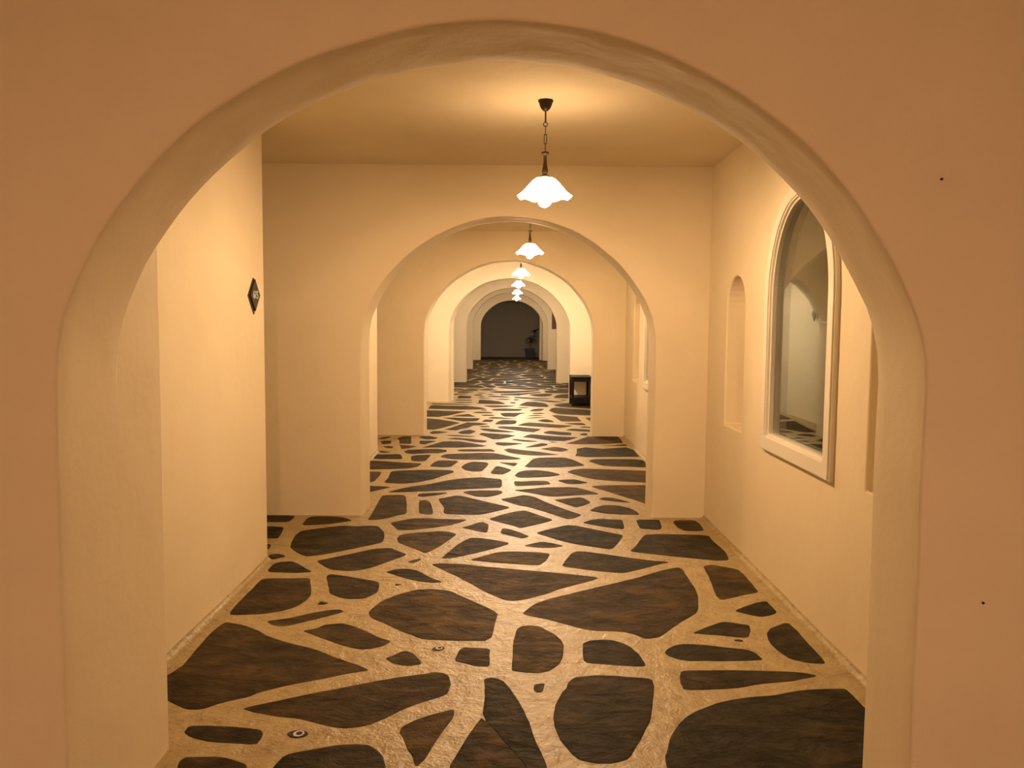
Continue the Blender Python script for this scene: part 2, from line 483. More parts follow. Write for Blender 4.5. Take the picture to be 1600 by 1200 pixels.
STONES = """
-1.42,3.306 -1.359,3.146 -1.292,3.085 -1.205,3.021 -1.162,3.019 -1.132,3.035 -1.092,3.075 -0.999,3.13 -0.974,3.168 -0.867,3.239 -0.768,3.286 -0.663,3.349 -0.576,3.382 -0.617,3.422 -0.696,3.479 -0.768,3.529 -0.863,3.607 -0.987,3.67 -1.102,3.744 -1.188,3.832 -1.268,3.893 -1.364,3.927 -1.375,3.891 -1.386,3.762 -1.377,3.536 -1.369,3.442 -1.39,3.325
-1.171,3.94 -1.126,3.89 -1.079,3.875 -1.045,3.886 -0.963,3.952 -0.869,4.034 -0.826,4.077 -0.827,4.095 -0.847,4.114 -0.897,4.107 -0.977,4.063 -1.072,3.985 -1.121,3.962
-0.967,3.822 -0.901,3.767 -0.786,3.677 -0.703,3.623 -0.649,3.602 -0.608,3.61 -0.556,3.644 -0.532,3.706 -0.584,3.734 -0.665,3.822 -0.747,3.893 -0.799,3.923 -0.872,3.907 -0.912,3.848
-0.531,3.507 -0.493,3.457 -0.456,3.436 -0.415,3.43 -0.369,3.442 -0.366,3.467 -0.391,3.518 -0.418,3.57 -0.448,3.591 -0.472,3.583 -0.498,3.542
-0.999,3.027 -0.935,2.999 -0.855,2.971 -0.769,2.955 -0.704,2.928 -0.62,2.889 -0.573,2.884 -0.524,2.898 -0.487,2.919 -0.447,2.962 -0.396,3.026 -0.325,3.095 -0.238,3.156 -0.229,3.205 -0.227,3.264 -0.241,3.332 -0.267,3.363 -0.308,3.37 -0.339,3.351 -0.403,3.331 -0.466,3.309 -0.616,3.236 -0.76,3.166 -0.868,3.105 -0.953,3.059
-1.144,2.847 -1.101,2.812 -1.048,2.788 -0.988,2.777 -0.863,2.765 -0.858,2.804 -0.863,2.843 -0.878,2.87 -0.921,2.881 -0.982,2.892 -1.071,2.899 -1.145,2.895
-1.052,2.575 -0.996,2.548 -0.894,2.549 -0.842,2.578 -0.852,2.626 -0.869,2.645 -0.927,2.675 -0.967,2.685 -1.02,2.682 -1.073,2.681 -1.082,2.658 -1.077,2.623
-0.758,2.569 -0.704,2.506 -0.594,2.463 -0.451,2.491 -0.395,2.546 -0.396,2.622 -0.41,2.681 -0.44,2.733 -0.473,2.767 -0.507,2.775 -0.583,2.769 -0.634,2.747 -0.684,2.73 -0.732,2.706 -0.753,2.682 -0.764,2.617
-0.363,2.816 -0.343,2.745 -0.315,2.693 -0.309,2.662 -0.295,2.628 -0.271,2.683 -0.249,2.789 -0.223,2.892 -0.195,2.978 -0.199,3.042 -0.279,2.996 -0.345,2.945 -0.374,2.902 -0.383,2.855
-0.228,3.483 -0.186,3.462 -0.13,3.427 -0.074,3.427 -0.079,3.523 -0.079,3.626 -0.152,3.632 -0.196,3.637 -0.215,3.6
0.026,3.688 0.02,3.491 0.016,3.395 0.04,3.379 0.086,3.367 0.133,3.365 0.181,3.394 0.221,3.452 0.242,3.529 0.255,3.654 0.248,3.72 0.223,3.798 0.188,3.848 0.159,3.893 0.113,3.913 0.067,3.904 0.043,3.866
0.33,3.504 0.342,3.471 0.457,3.451 0.524,3.441 0.578,3.436 0.594,3.453 0.583,3.561 0.56,3.641 0.531,3.693 0.485,3.734 0.426,3.739 0.373,3.722 0.339,3.684
-0.09,3.207 -0.086,3.137 -0.093,2.979 -0.006,2.793 0.063,2.642 0.117,2.479 0.138,2.515 0.134,2.638 0.111,2.751 0.092,2.862 0.069,3.007 0.044,3.112 0.013,3.209 -0.01,3.282 -0.04,3.312 -0.073,3.318 -0.097,3.304
-0.11,2.93 -0.139,2.824 -0.171,2.705 -0.187,2.634 -0.199,2.576 -0.172,2.494 -0.081,2.451 0.091,2.453 0.117,2.479 0.063,2.642 -0.006,2.793 -0.093,2.979
0.106,3.203 0.114,3.185 0.136,3.187 0.149,3.218 0.151,3.27 0.108,3.259
0.237,3.227 0.215,3.183 0.187,3.087 0.17,2.983 0.173,2.886 0.191,2.795 0.219,2.72 0.242,2.677 0.294,2.658 0.358,2.66 0.4,2.679 0.424,2.712 0.459,2.799 0.497,2.879 0.531,2.963 0.559,3.092 0.589,3.232 0.596,3.322 0.508,3.333 0.444,3.348 0.351,3.349 0.27,3.325 0.246,3.271
0.708,3.551 0.743,3.515 0.796,3.5 0.934,3.501 1.061,3.508 1.113,3.518 1.101,3.596 1.076,3.632 0.988,3.654 0.894,3.684 0.809,3.696 0.762,3.678 0.717,3.635 0.694,3.589
0.711,3.324 0.702,3.263 0.707,3.211 0.878,3.228 0.946,3.242 1.019,3.273 1.158,3.301 1.234,3.329 1.291,3.357 1.254,3.386 1.191,3.398 1.059,3.405 0.952,3.41 0.829,3.405 0.732,3.4
1.297,3.236 1.225,3.23 1.148,3.212 1.039,3.17 0.974,3.164 0.85,3.123 0.794,3.095 0.72,3.042 0.667,2.99 0.625,2.928 0.577,2.834 0.537,2.714 0.528,2.663 0.528,2.575 0.554,2.458 0.764,2.418 1.136,2.422 1.237,2.651 1.369,2.975 1.362,3.158 1.362,3.237
0.923,3.811 0.981,3.802 1.065,3.778 1.104,3.771 1.127,3.785 1.158,3.866 1.173,3.933 1.128,3.954 1.058,3.985 0.942,3.893 0.87,3.824
1.207,3.767 1.202,3.69 1.212,3.607 1.235,3.528 1.291,3.49 1.363,3.479 1.377,3.496 1.379,3.78 1.381,3.87 1.371,3.98 1.267,3.899 1.229,3.837
1.044,3.729 1.082,3.718 1.088,3.741 1.069,3.752 1.046,3.75
-1.388,4.027 -1.323,4.025 -1.213,4.04 -1.126,4.093 -1.076,4.15 -1.048,4.249 -1.047,4.33 -1.083,4.479 -1.124,4.627 -1.21,4.618 -1.354,4.615 -1.389,4.598 -1.39,4.451 -1.393,4.241
-1.273,4.72 -1.221,4.716 -1.134,4.741 -1.202,4.822 -1.27,4.912 -1.315,4.951 -1.377,4.936 -1.408,4.895 -1.402,4.729
-1.458,4.988 -1.444,4.98 -1.406,5.011 -1.373,5.051 -1.405,5.095 -1.446,5.114 -1.483,5.09 -1.484,5.042
-1.564,5.214 -1.526,5.209 -1.532,5.275 -1.548,5.33 -1.604,5.351
-1.669,5.474 -1.546,5.473 -1.544,5.51 -1.556,5.625 -1.584,5.779 -1.666,5.804 -1.764,5.793
-1.811,5.924 -1.617,5.924 -1.588,5.948 -1.585,6.042 -1.596,6.139 -1.873,6.13
-1.417,5.845 -1.3,5.871 -1.203,5.936 -1.139,5.982 -1.181,6.04 -1.243,6.098 -1.339,6.117 -1.46,6.113 -1.487,6.045 -1.476,5.848
-1.354,5.175 -1.29,5.09 -1.246,5.055 -1.181,5.082 -1.103,5.138 -1,5.229 -0.893,5.328 -0.829,5.396 -0.838,5.543 -0.861,5.671 -0.929,5.831 -0.993,5.843 -1.07,5.819 -1.183,5.838 -1.269,5.793 -1.363,5.731 -1.438,5.68 -1.448,5.563 -1.426,5.379 -1.404,5.263
-1.101,4.86 -1.039,4.785 -0.939,4.759 -0.879,4.77 -0.81,4.828 -0.717,4.969 -0.629,5.111 -0.686,5.181 -0.759,5.265 -0.861,5.244 -0.955,5.152 -1.081,5.036 -1.168,4.958
-0.974,6.011 -0.897,6.059 -0.838,6.152 -0.771,6.216 -0.814,6.564 -0.853,6.818 -0.884,6.901 -1.05,6.88 -1.057,6.773 -1.042,6.386 -1.034,6.161 -1.034,6.01
-0.682,6.235 -0.634,6.199 -0.594,6.191 -0.571,6.223 -0.598,6.434 -0.638,6.649 -0.687,6.712 -0.73,6.674
-0.542,6.574 -0.505,6.437 -0.498,6.257 -0.468,6.21 -0.374,6.204 -0.264,6.192 -0.199,6.209 -0.107,6.301 0.027,6.454 -0.128,6.605 -0.248,6.727 -0.373,6.854 -0.448,6.89 -0.507,6.823 -0.581,6.753
-0.813,5.816 -0.765,5.709 -0.648,5.739 -0.519,5.797 -0.402,5.884 -0.338,5.972 -0.297,6.047 -0.506,6.056 -0.615,6.082 -0.727,6.064 -0.783,6.003 -0.857,5.933
-0.721,5.383 -0.662,5.314 -0.576,5.214 -0.523,5.143 -0.479,5.216 -0.444,5.308 -0.388,5.489 -0.354,5.616 -0.402,5.68 -0.477,5.704 -0.574,5.675 -0.689,5.637 -0.742,5.584 -0.749,5.491
-0.209,5.698 -0.148,5.661 -0.142,5.808 -0.144,5.906 -0.185,5.977 -0.219,5.961 -0.284,5.86 -0.336,5.803
-0.362,5.036 -0.304,5.069 -0.189,5.169 -0.069,5.284 0.018,5.398 -0.104,5.484 -0.203,5.531 -0.255,5.53 -0.296,5.454 -0.339,5.334 -0.383,5.164 -0.415,5.035
-0.574,4.929 -0.554,4.959 -0.533,5.007 -0.544,5.027 -0.593,4.989 -0.608,4.948
-0.983,4.46 -0.956,4.363 -0.899,4.302 -0.852,4.273 -0.759,4.279 -0.727,4.327 -0.703,4.39 -0.706,4.477 -0.724,4.566 -0.81,4.611 -0.93,4.667 -1.025,4.701 -1.039,4.665
-0.949,4.182 -0.925,4.208 -0.976,4.24 -0.979,4.181
-0.621,4.499 -0.583,4.517 -0.63,4.534
-0.655,4.693 -0.581,4.628 -0.48,4.567 -0.407,4.555 -0.368,4.563 -0.462,4.678 -0.524,4.775 -0.582,4.816 -0.656,4.81 -0.715,4.746
-0.671,3.993 -0.613,3.942 -0.561,3.884 -0.491,3.811 -0.458,3.787 -0.404,3.733 -0.356,3.719 -0.214,3.709 -0.079,3.712 -0.057,3.953 -0.05,4.087 -0.144,4.208 -0.251,4.337 -0.312,4.42 -0.426,4.45 -0.5,4.431 -0.582,4.361 -0.66,4.247 -0.692,4.12 -0.696,4.065
-0.4,4.816 -0.309,4.694 -0.214,4.555 -0.138,4.424 -0.06,4.32 -0.012,4.27 0.035,4.261 0.089,4.283 0.208,4.378 0.304,4.477 0.455,4.593 0.529,4.67 0.357,4.734 0.247,4.768 0.023,4.826 -0.161,4.873 -0.286,4.923 -0.41,4.933 -0.466,4.91
-0.093,4.954 0.1,4.913 0.188,4.902 0.235,5.003 0.266,5.159 0.186,5.186 0.007,5.205 -0.074,5.179 -0.168,5.082 -0.244,5.005
0.447,4.823 0.592,4.771 0.673,4.759 0.781,4.831 0.914,4.939 0.994,4.989 0.888,5.014 0.741,5.085 0.59,5.167 0.481,5.214 0.432,5.213 0.396,5.162 0.354,5.02 0.318,4.885
0.104,4.041 0.209,3.984 0.293,3.917 0.351,3.872 0.397,3.847 0.536,3.838 0.592,3.807 0.639,3.745 0.705,3.769 0.744,3.818 0.804,3.909 0.872,3.997 0.963,4.107 1.009,4.312 1.032,4.46 1.031,4.653 1.036,4.85 1.019,4.881 0.951,4.848 0.864,4.783 0.725,4.658 0.566,4.55 0.398,4.429 0.225,4.306 0.155,4.238 0.106,4.156 0.072,4.076
1.159,4.728 1.144,4.574 1.117,4.377 1.123,4.29 1.261,4.375 1.359,4.424 1.368,4.457 1.376,4.733 1.365,4.858 1.233,4.941 1.19,4.924 1.168,4.879
1.216,4.075 1.26,4.049 1.301,4.059 1.352,4.096 1.37,4.134 1.364,4.22 1.362,4.289 1.296,4.258 1.209,4.188 1.152,4.13
-0.04,5.938 0.03,5.869 0.084,5.796 0.153,5.859 0.261,5.961 0.335,6.052 0.22,6.216 0.164,6.31 0.121,6.358 0.061,6.329 -0.056,6.208 -0.154,6.06
0.078,6.525 0.153,6.476 0.31,6.267 0.39,6.144 0.436,6.076 0.488,6.101 0.559,6.218 0.49,6.321 0.417,6.45 0.312,6.638 0.217,6.856 0.162,6.911 0.114,6.921 0.017,6.83 -0.078,6.752
-0.057,5.65 0.042,5.563 0.093,5.514 0.147,5.574 0.082,5.68 0.002,5.78 -0.045,5.797
0.233,5.607 0.355,5.46 0.445,5.379 0.565,5.312 0.666,5.258 0.729,5.422 0.793,5.625 0.735,5.673 0.581,5.802 0.485,5.888 0.417,5.903 0.273,5.766 0.189,5.67
0.19,5.291 0.283,5.286 0.367,5.337 0.289,5.41 0.227,5.445 0.155,5.395 0.097,5.334
0.621,5.897 0.725,5.825 0.82,5.783 0.838,5.981 0.839,6.071 0.779,6.082 0.689,6.105 0.615,6.07 0.534,5.972
0.935,5.891 0.937,5.807 1.064,5.775 1.098,5.851 1.111,5.989 1.119,6.086 0.944,6.087
1.21,5.824 1.244,5.757 1.315,5.748 1.382,5.77 1.394,5.967 1.38,6.078 1.241,6.073 1.205,6.008
0.889,5.166 1.012,5.122 1.164,5.068 1.283,5.026 1.365,5.035 1.392,5.226 1.373,5.504 1.379,5.647 1.045,5.668 0.94,5.643 0.891,5.518 0.829,5.334 0.773,5.222
0.738,6.268 0.853,6.237 0.999,6.232 0.99,6.353 0.957,6.46 0.871,6.561 0.755,6.565 0.679,6.469 0.623,6.359
0.768,6.751 0.887,6.684 1.001,6.649 0.932,6.765 0.857,6.852 0.788,6.862 0.743,6.799
0.477,6.555 0.531,6.464 0.615,6.56 0.671,6.657 0.611,6.862 0.478,6.808 0.364,6.748
0.165,7.029 0.322,6.879 0.402,6.87 0.651,6.956 0.784,6.984 0.671,7.17 0.587,7.281 0.314,7.262 0.168,7.181 0.034,7.126
0.768,7.233 0.846,7.115 0.956,6.904 1.062,6.72 1.107,6.611 1.153,6.56 1.296,7.396 0.876,7.38 0.728,7.328
0.641,7.858 0.728,7.719 0.83,7.624 1.044,7.555 1.328,7.498 1.433,8.103 0.971,8.195 0.733,8.216 0.632,8.149 0.56,8.015
0.892,8.518 0.945,8.401 1.038,8.358 1.231,8.343 1.379,8.303 1.41,8.469 1.433,8.741 1.342,8.814 1.042,8.811 0.893,8.784 0.831,8.664
0.838,8.922 1.145,8.953 1.423,8.976 1.428,9.457 1.373,9.654 1.069,9.529 0.893,9.63 0.781,9.515 0.755,9.192 0.722,8.997
0.876,9.864 1.148,9.897 1.376,9.988 1.398,10.296 1.393,10.608 0.996,10.541 0.836,10.196 0.678,9.899
1.245,9.754 1.397,9.743 1.399,9.91 1.254,9.825 1.056,9.751
0.527,7.415 0.628,7.419 0.728,7.486 0.676,7.56 0.617,7.647 0.519,7.632 0.442,7.578
0.48,8.265 0.645,8.318 0.777,8.394 0.744,8.536 0.678,8.758 0.602,8.896 0.342,8.873 0.254,8.791 0.215,8.586 0.143,8.25
-0.003,9.196 0.068,9.104 0.216,9.012 0.347,9.007 0.548,9.071 0.356,9.259 0.143,9.394 -0.003,9.506 -0.063,9.413
0.089,7.705 0.187,7.697 0.392,7.766 0.504,7.873 0.405,8.039 0.275,8.121 0.156,8.094 0.092,8.004 0.052,7.813
0.057,7.302 0.178,7.329 0.286,7.358 0.382,7.398 0.353,7.567 0.206,7.561 0.117,7.519 0.044,7.536
-0.639,8.75 -0.509,8.704 -0.298,8.699 0.083,8.731 0.139,8.801 -0.003,8.964 -0.163,9.165 -0.341,9.168 -0.533,9.103 -0.705,9.05 -0.747,8.875
-0.018,8.407 0.055,8.316 0.097,8.517 -0.035,8.541 -0.11,8.557
-0.069,7.85 -0.016,7.957 0.03,8.111 -0.041,8.243 -0.115,8.332 -0.138,8.284 -0.185,7.908
-0.425,8.07 -0.351,8.007 -0.266,8.011 -0.233,8.212 -0.207,8.446 -0.234,8.552 -0.377,8.585 -0.445,8.46 -0.482,8.247
-0.94,7 -0.767,7.039 -0.606,7.079 -0.417,7.147 -0.14,7.21 -0.06,7.238 -0.064,7.628 -0.15,7.664 -0.263,7.719 -0.432,7.653 -0.573,7.55 -0.703,7.376 -0.874,7.243 -0.969,7.117 -1.038,6.996
-0.344,6.939 -0.266,6.845 -0.179,6.832 -0.107,6.899 -0.047,7.015 -0.069,7.116 -0.207,7.11 -0.345,7.088 -0.396,7.026
-0.717,6.823 -0.59,6.898 -0.52,6.982 -0.532,7.008 -0.666,6.986 -0.757,6.95 -0.764,6.859
-0.947,7.374 -0.819,7.445 -0.695,7.603 -0.608,7.807 -0.528,7.957 -0.55,8.064 -0.693,8.094 -0.926,8.071 -1.129,8.005 -1.142,7.932 -1.12,7.626 -1.132,7.415
-1.315,7.426 -1.224,7.449 -1.216,7.742 -1.229,7.971 -1.409,7.964
-1.235,6.972 -1.189,6.991 -1.067,7.165 -1.035,7.237 -1.237,7.275 -1.29,7.288
-1.444,8.071 -1.166,8.105 -0.984,8.157 -0.915,8.251 -0.892,8.416 -0.905,8.454 -1.142,8.511 -1.318,8.582 -1.537,8.592
-1.402,8.689 -1.253,8.706 -1.127,8.702 -1.153,8.883 -1.196,9.044 -1.383,9.007 -1.494,8.991 -1.504,8.867
-0.771,8.257 -0.666,8.239 -0.586,8.242 -0.55,8.431 -0.521,8.628 -0.733,8.654 -0.773,8.542 -0.8,8.302
-1.021,8.606 -0.95,8.569 -0.869,8.588 -0.858,8.818 -0.847,9.022 -1.012,8.97 -1.059,8.888
-1.133,9.102 -1.056,9.05 -0.938,9.095 -0.781,9.119 -0.7,9.219 -0.706,9.352 -0.808,9.424 -0.969,9.398 -1.143,9.331 -1.174,9.213
-0.542,9.255 -0.272,9.251 -0.142,9.263 -0.205,9.454 -0.26,9.439 -0.55,9.401 -0.596,9.328
-0.77,9.529 -0.586,9.538 -0.357,9.592 -0.257,9.678 -0.445,9.893 -0.597,10.032 -0.715,10.046 -0.809,10.007 -0.926,9.707 -1.009,9.517
-0.576,10.17 -0.421,9.994 -0.313,9.953 -0.271,10.022 -0.278,10.103 -0.482,10.266 -0.686,10.347 -0.774,10.25
-0.696,10.492 -0.49,10.43 -0.41,10.464 -0.651,10.584 -0.846,10.588
-1.031,10.187 -0.924,10.207 -0.886,10.336 -1.001,10.49 -1.11,10.469 -1.136,10.337
-1.064,9.809 -0.998,9.767 -0.944,9.9 -0.877,10.058 -0.999,10.065 -1.091,10.06
-1.255,9.566 -1.227,9.386 -1.134,9.48 -1.067,9.619 -1.225,9.692 -1.295,9.72
-1.347,10.115 -1.303,9.816 -1.18,9.79 -1.168,9.889 -1.193,10.055 -1.239,10.44 -1.339,10.435 -1.395,10.252
-1.496,9.742 -1.402,9.811 -1.436,10.055 -1.533,10.05 -1.554,9.968
-1.408,9.466 -1.34,9.44 -1.336,9.58 -1.412,9.62 -1.472,9.586
-1.383,9.118 -1.301,9.167 -1.371,9.221 -1.448,9.258 -1.484,9.17
-1.532,10.174 -1.479,10.354 -1.499,10.426 -1.588,10.348 -1.62,10.169
-1.709,9.667 -1.598,9.673 -1.599,9.737 -1.705,10.061 -1.778,10.058
-1.623,9.384 -1.542,9.388 -1.537,9.472 -1.64,9.485
-0.998,10.678 -0.919,10.721 -0.795,10.869 -0.941,10.973 -1.013,10.952 -1.045,10.792
-0.617,10.7 -0.503,10.706 -0.436,10.97 -0.535,11.144 -0.624,11.015 -0.679,10.828
-0.288,10.456 -0.203,10.232 -0.124,10.236 -0.005,10.413 0.082,10.587 -0.005,10.681 -0.214,10.777 -0.361,10.815 -0.393,10.674
0.296,10.358 0.488,10.157 0.673,10.119 0.771,10.263 0.872,10.461 0.608,10.542 0.407,10.643 0.286,10.728 0.232,10.633 0.167,10.444
0.152,10.071 0.268,10.03 0.358,10.102 0.242,10.165 0.075,10.275 0.015,10.222
-0.146,9.779 -0.06,9.688 0.044,9.757 0.178,9.893 -0.004,9.969 -0.14,9.989 -0.172,9.907
0.323,9.626 0.44,9.745 0.465,9.875 0.391,9.95 0.28,9.769 0.173,9.576
0.469,9.351 0.591,9.27 0.682,9.42 0.644,9.538 0.54,9.656 0.462,9.59 0.356,9.494
0.476,10.8 0.666,10.658 0.806,10.665 0.819,10.914 0.675,10.985 0.542,11.083 0.444,10.916
0.926,10.672 0.995,10.638 1.026,10.754 1.005,10.869 0.914,10.786
0.529,9.997 0.598,10.014 0.533,10.078 0.475,10.088
-1.189,11.149 -1.119,11.139 -1.02,11.099 -0.923,11.272 -0.79,11.632 -0.705,11.874 -0.849,12.079 -1.055,12.305 -1.252,12.415 -1.326,12.435
-1.347,12.636 -1.268,12.624 -1.08,12.594 -0.947,12.775 -0.809,13.098 -0.693,13.387 -1.103,13.473 -1.444,13.547
-1.344,13.754 -1.124,13.729 -0.803,13.672 -0.508,13.714 -0.385,13.855 -0.499,14.054 -0.727,14.25 -1.059,14.279 -1.31,14.37 -1.357,14.278 -1.355,13.834
-1.075,14.488 -0.737,14.447 -0.65,14.51 -1.029,14.639 -1.371,14.67 -1.381,14.532
-0.694,12.671 -0.508,12.658 -0.575,12.844 -0.644,13.036 -0.795,12.873 -0.902,12.691
-0.791,12.201 -0.659,12.029 -0.476,12.103 -0.432,12.469 -0.684,12.477 -0.88,12.523 -1.024,12.513
-0.708,11.051 -0.656,11.187 -0.575,11.293 -0.5,11.577 -0.411,11.619 -0.289,11.772 -0.44,11.913 -0.608,11.94 -0.716,11.6 -0.81,11.279 -0.875,11.107
-0.258,12.001 -0.226,12.278 -0.36,12.31 -0.408,12.03
-0.052,11.714 0.084,11.796 0.104,11.985 0.106,12.22 -0.093,12.287 -0.166,12.084 -0.211,11.74
-0.359,11.402 -0.263,11.436 -0.284,11.555 -0.373,11.549 -0.432,11.454
-0.339,11.04 -0.217,10.918 -0.005,10.879 0.088,10.936 -0.135,11.151 -0.312,11.275 -0.406,11.235
-0.138,11.319 0.037,11.161 0.207,10.974 0.324,10.917 0.399,11.116 0.43,11.251 0.127,11.474 -0.096,11.516 -0.17,11.456
-0.268,12.438 -0.056,12.403 0.127,12.423 -0.057,12.552 -0.253,12.649 -0.332,12.517
-0.394,12.769 -0.226,12.798 -0.249,12.937 -0.359,12.948 -0.448,12.897
-0.466,13.14 -0.268,13.154 -0.266,13.275 -0.371,13.362 -0.527,13.38 -0.601,13.205
-0.376,13.526 -0.369,13.654 -0.434,13.719 -0.493,13.596
-0.092,12.72 0.09,12.672 0.163,13.056 0.278,13.248 -0.06,13.243 -0.151,13.162
-0.25,13.535 0.043,13.488 0.169,13.545 0.235,13.798 -0.064,13.909 -0.245,13.834 -0.307,13.708
-0.36,14.138 -0.282,14.038 -0.065,14.118 0.133,14.348 -0.29,14.426 -0.459,14.325
-0.552,14.886 -0.604,14.741 -0.476,14.659 -0.294,14.616 -0.073,14.634 -0.092,14.805 -0.187,15.131 -0.356,15.327 -0.548,15.399 -0.572,15.247
-0.869,14.802 -0.665,14.842 -0.664,14.936 -0.924,14.951 -1.01,14.85
-0.695,15.237 -0.695,15.362 -0.976,15.402 -1.013,15.236
-0.751,15.678 -0.724,15.879 -0.748,16.123 -0.956,16.273 -0.989,16.199 -0.998,15.657
-1.128,16.4 -1.017,16.438 -0.834,16.6 -0.853,16.717 -1.143,16.617
-1.044,16.88 -0.862,16.896 -0.704,17.158 -1.016,17.287 -1.083,17.076
0.288,14.327 0.483,14.18 0.648,14.192 0.686,14.357 0.65,14.747 0.578,14.952 0.455,15.109 0.314,15.074 0.228,14.772 0.162,14.427
0.867,14.188 1.132,14.07 1.421,13.915 1.523,14.932 0.99,14.89 0.842,14.728 0.768,14.507
0.719,13.25 0.8,13.072 1.047,12.999 1.362,12.932 1.44,13.685 1.015,13.957 0.785,14.097 0.714,13.987 0.649,13.629
0.718,12.503 0.763,12.143 0.885,12.128 1.066,12.163 1.052,12.442 1.046,12.736 0.744,12.979 0.662,12.928
1.182,12.289 1.241,11.943 1.32,12.711 1.155,12.632
0.948,11.739 1.1,11.711 1.06,11.984 0.871,11.942 0.785,11.892
1.037,11.417 1.152,11.41 1.163,11.522 1.023,11.563 0.971,11.468
0.936,11.049 1.111,10.994 1.131,11.205 0.914,11.313 0.835,11.309 0.758,11.137
0.262,11.552 0.482,11.46 0.699,11.383 0.794,11.479 0.896,11.648 0.676,11.758 0.454,11.916 0.29,11.982 0.224,11.932 0.111,11.651
0.524,12.027 0.664,12.044 0.628,12.253 0.559,12.41 0.48,12.364 0.408,12.199
0.33,12.494 0.429,12.542 0.589,12.646 0.413,12.651 0.234,12.513
0.417,12.798 0.539,12.876 0.422,12.957 0.26,12.857
0.376,13.107 0.508,13.098 0.583,13.195 0.474,13.28 0.359,13.225
0.439,13.487 0.526,13.571 0.591,13.875 0.496,13.919 0.396,13.81 0.32,13.507
0.26,13.964 0.349,14.085 0.208,14.138 0.098,14.046
0.04,14.757 0.103,14.762 0.115,14.962 -0,14.989
0.577,15.241 0.767,15.038 1.013,15.07 0.759,15.355 0.526,15.487 0.34,15.446
0.967,15.862 1.211,15.842 1.28,16.758 1.084,16.741 0.942,16.509 0.837,15.944
0.524,16.191 0.673,16.162 0.807,16.355 0.877,16.722 0.767,16.861 0.568,16.769 0.369,16.531
0.109,15.843 0.29,15.673 0.65,15.6 0.826,15.731 0.477,15.874 0.173,16.05 0.074,16.097
0.737,17.087 0.901,16.949 1.363,16.99 1.413,17.626 0.87,17.657 0.725,17.448
-0.276,16.949 -0.08,16.861 0.182,16.991 0.451,17.264 0.635,17.569 0.627,17.717 0.459,17.586 0.052,17.45 -0.283,17.355 -0.426,17.183
-0.667,16.269 -0.555,16.307 -0.523,16.482 -0.628,16.56 -0.711,16.408
-0.558,16.773 -0.445,16.873 -0.564,16.954 -0.691,16.851
-0.382,16.437 -0.295,16.531 -0.374,16.641 -0.461,16.545
-0.285,15.998 -0.075,15.907 0.049,16.012 -0.138,16.175 -0.328,16.257 -0.448,16.066
-0.53,15.923 -0.46,16.065 -0.549,16.112 -0.63,15.968
-0.483,15.609 -0.353,15.724 -0.5,15.765 -0.618,15.676
-0.072,15.413 0.047,15.576 -0.134,15.638 -0.288,15.522
-0.179,16.411 0.176,16.371 0.373,16.707 0.644,17.063 0.637,17.249 0.312,16.926 0.05,16.797 -0.181,16.629
0.962,15.384 1.045,15.378 1.056,15.543 0.957,15.497
0.106,15.302 0.202,15.435 0.132,15.557 0.071,15.552
"""
def parse(l): return [tuple(float(c) for c in q.split(',')) for q in l.split()]
traced = [parse(l) for l in STONES.strip().splitlines()]

def area(P): return 0.5 * sum(P[i - 1][0] * P[i][1] - P[i][0] * P[i - 1][1] for i in range(len(P)))
def inside(p, P):
    x, y = p; r = False
    for i in range(len(P)):
        (x1, y1), (x2, y2) = P[i - 1], P[i]
        if (y1 > y) != (y2 > y) and x < (x2 - x1) * (y - y1) / (y2 - y1) + x1: r = not r
    return r
def clip(P, n, d):                                                     # keep n.p <= d
    out = []
    for i in range(len(P)):
        a, b = P[i - 1], P[i]
        da, db = a[0] * n[0] + a[1] * n[1] - d, b[0] * n[0] + b[1] * n[1] - d
        if (da <= 0) != (db <= 0):
            t = da / (da - db); out.append((a[0] + (b[0] - a[0]) * t, a[1] + (b[1] - a[1]) * t))
        if db <= 0: out.append(b)
    return out
def inset(P, g):
    Q = P
    for i in range(len(P)):
        a, b = P[i - 1], P[i]
        ex, ey = b[0] - a[0], b[1] - a[1]; L = math.hypot(ex, ey)
        if L < 1e-6: continue
        n = (ey / L, -ex / L)
        Q = clip(Q, n, n[0] * a[0] + n[1] * a[1] - g)
        if len(Q) < 3: return []
    return Q
def soften(P, f=0.2):
    out = []
    for i in range(len(P)):
        a, b = P[i - 1], P[i]
        out.append((a[0] + (b[0] - a[0]) * f, a[1] + (b[1] - a[1]) * f))
        out.append((a[0] + (b[0] - a[0]) * (1 - f), a[1] + (b[1] - a[1]) * (1 - f)))
    return out

rnd = random.Random(5)
def laid(x0, x1, y0, y1, sx, sy):
    """irregular slabs laid between the traced ones: jittered sites, each slab the land nearest its site"""
    sites = []
    ny, nx = max(1, round((y1 - y0) / sy)), max(1, round((x1 - x0) / sx))
    for j in range(ny):
        for i in range(nx):
            sites.append((x0 + (x1 - x0) * (i + 0.5 + rnd.uniform(-0.46, 0.46) + 0.25 * (j % 2)) / nx, y0 + (y1 - y0) * (j + 0.5 + rnd.uniform(-0.46, 0.46)) / ny))
    cells = []
    for s in sites:
        P = [(x0, y0), (x1, y0), (x1, y1), (x0, y1)]
        for q in sites:
            dx, dy = q[0] - s[0], q[1] - s[1]
            if q is s or abs(dx) > 2.5 or abs(dy) > 2.5: continue
            w = rnd.uniform(0.46, 0.54) if 0 else 0.5
            L = math.hypot(dx, dy); n = (dx / L, dy / L)
            P = clip(P, n, n[0] * (s[0] + dx * w) + n[1] * (s[1] + dy * w))
            if len(P) < 3: break
        if len(P) >= 3:
            P = inset(P, rnd.uniform(0.018, 0.040))
            if len(P) >= 3 and area(P) > 0.008: cells.append(P)
    return cells

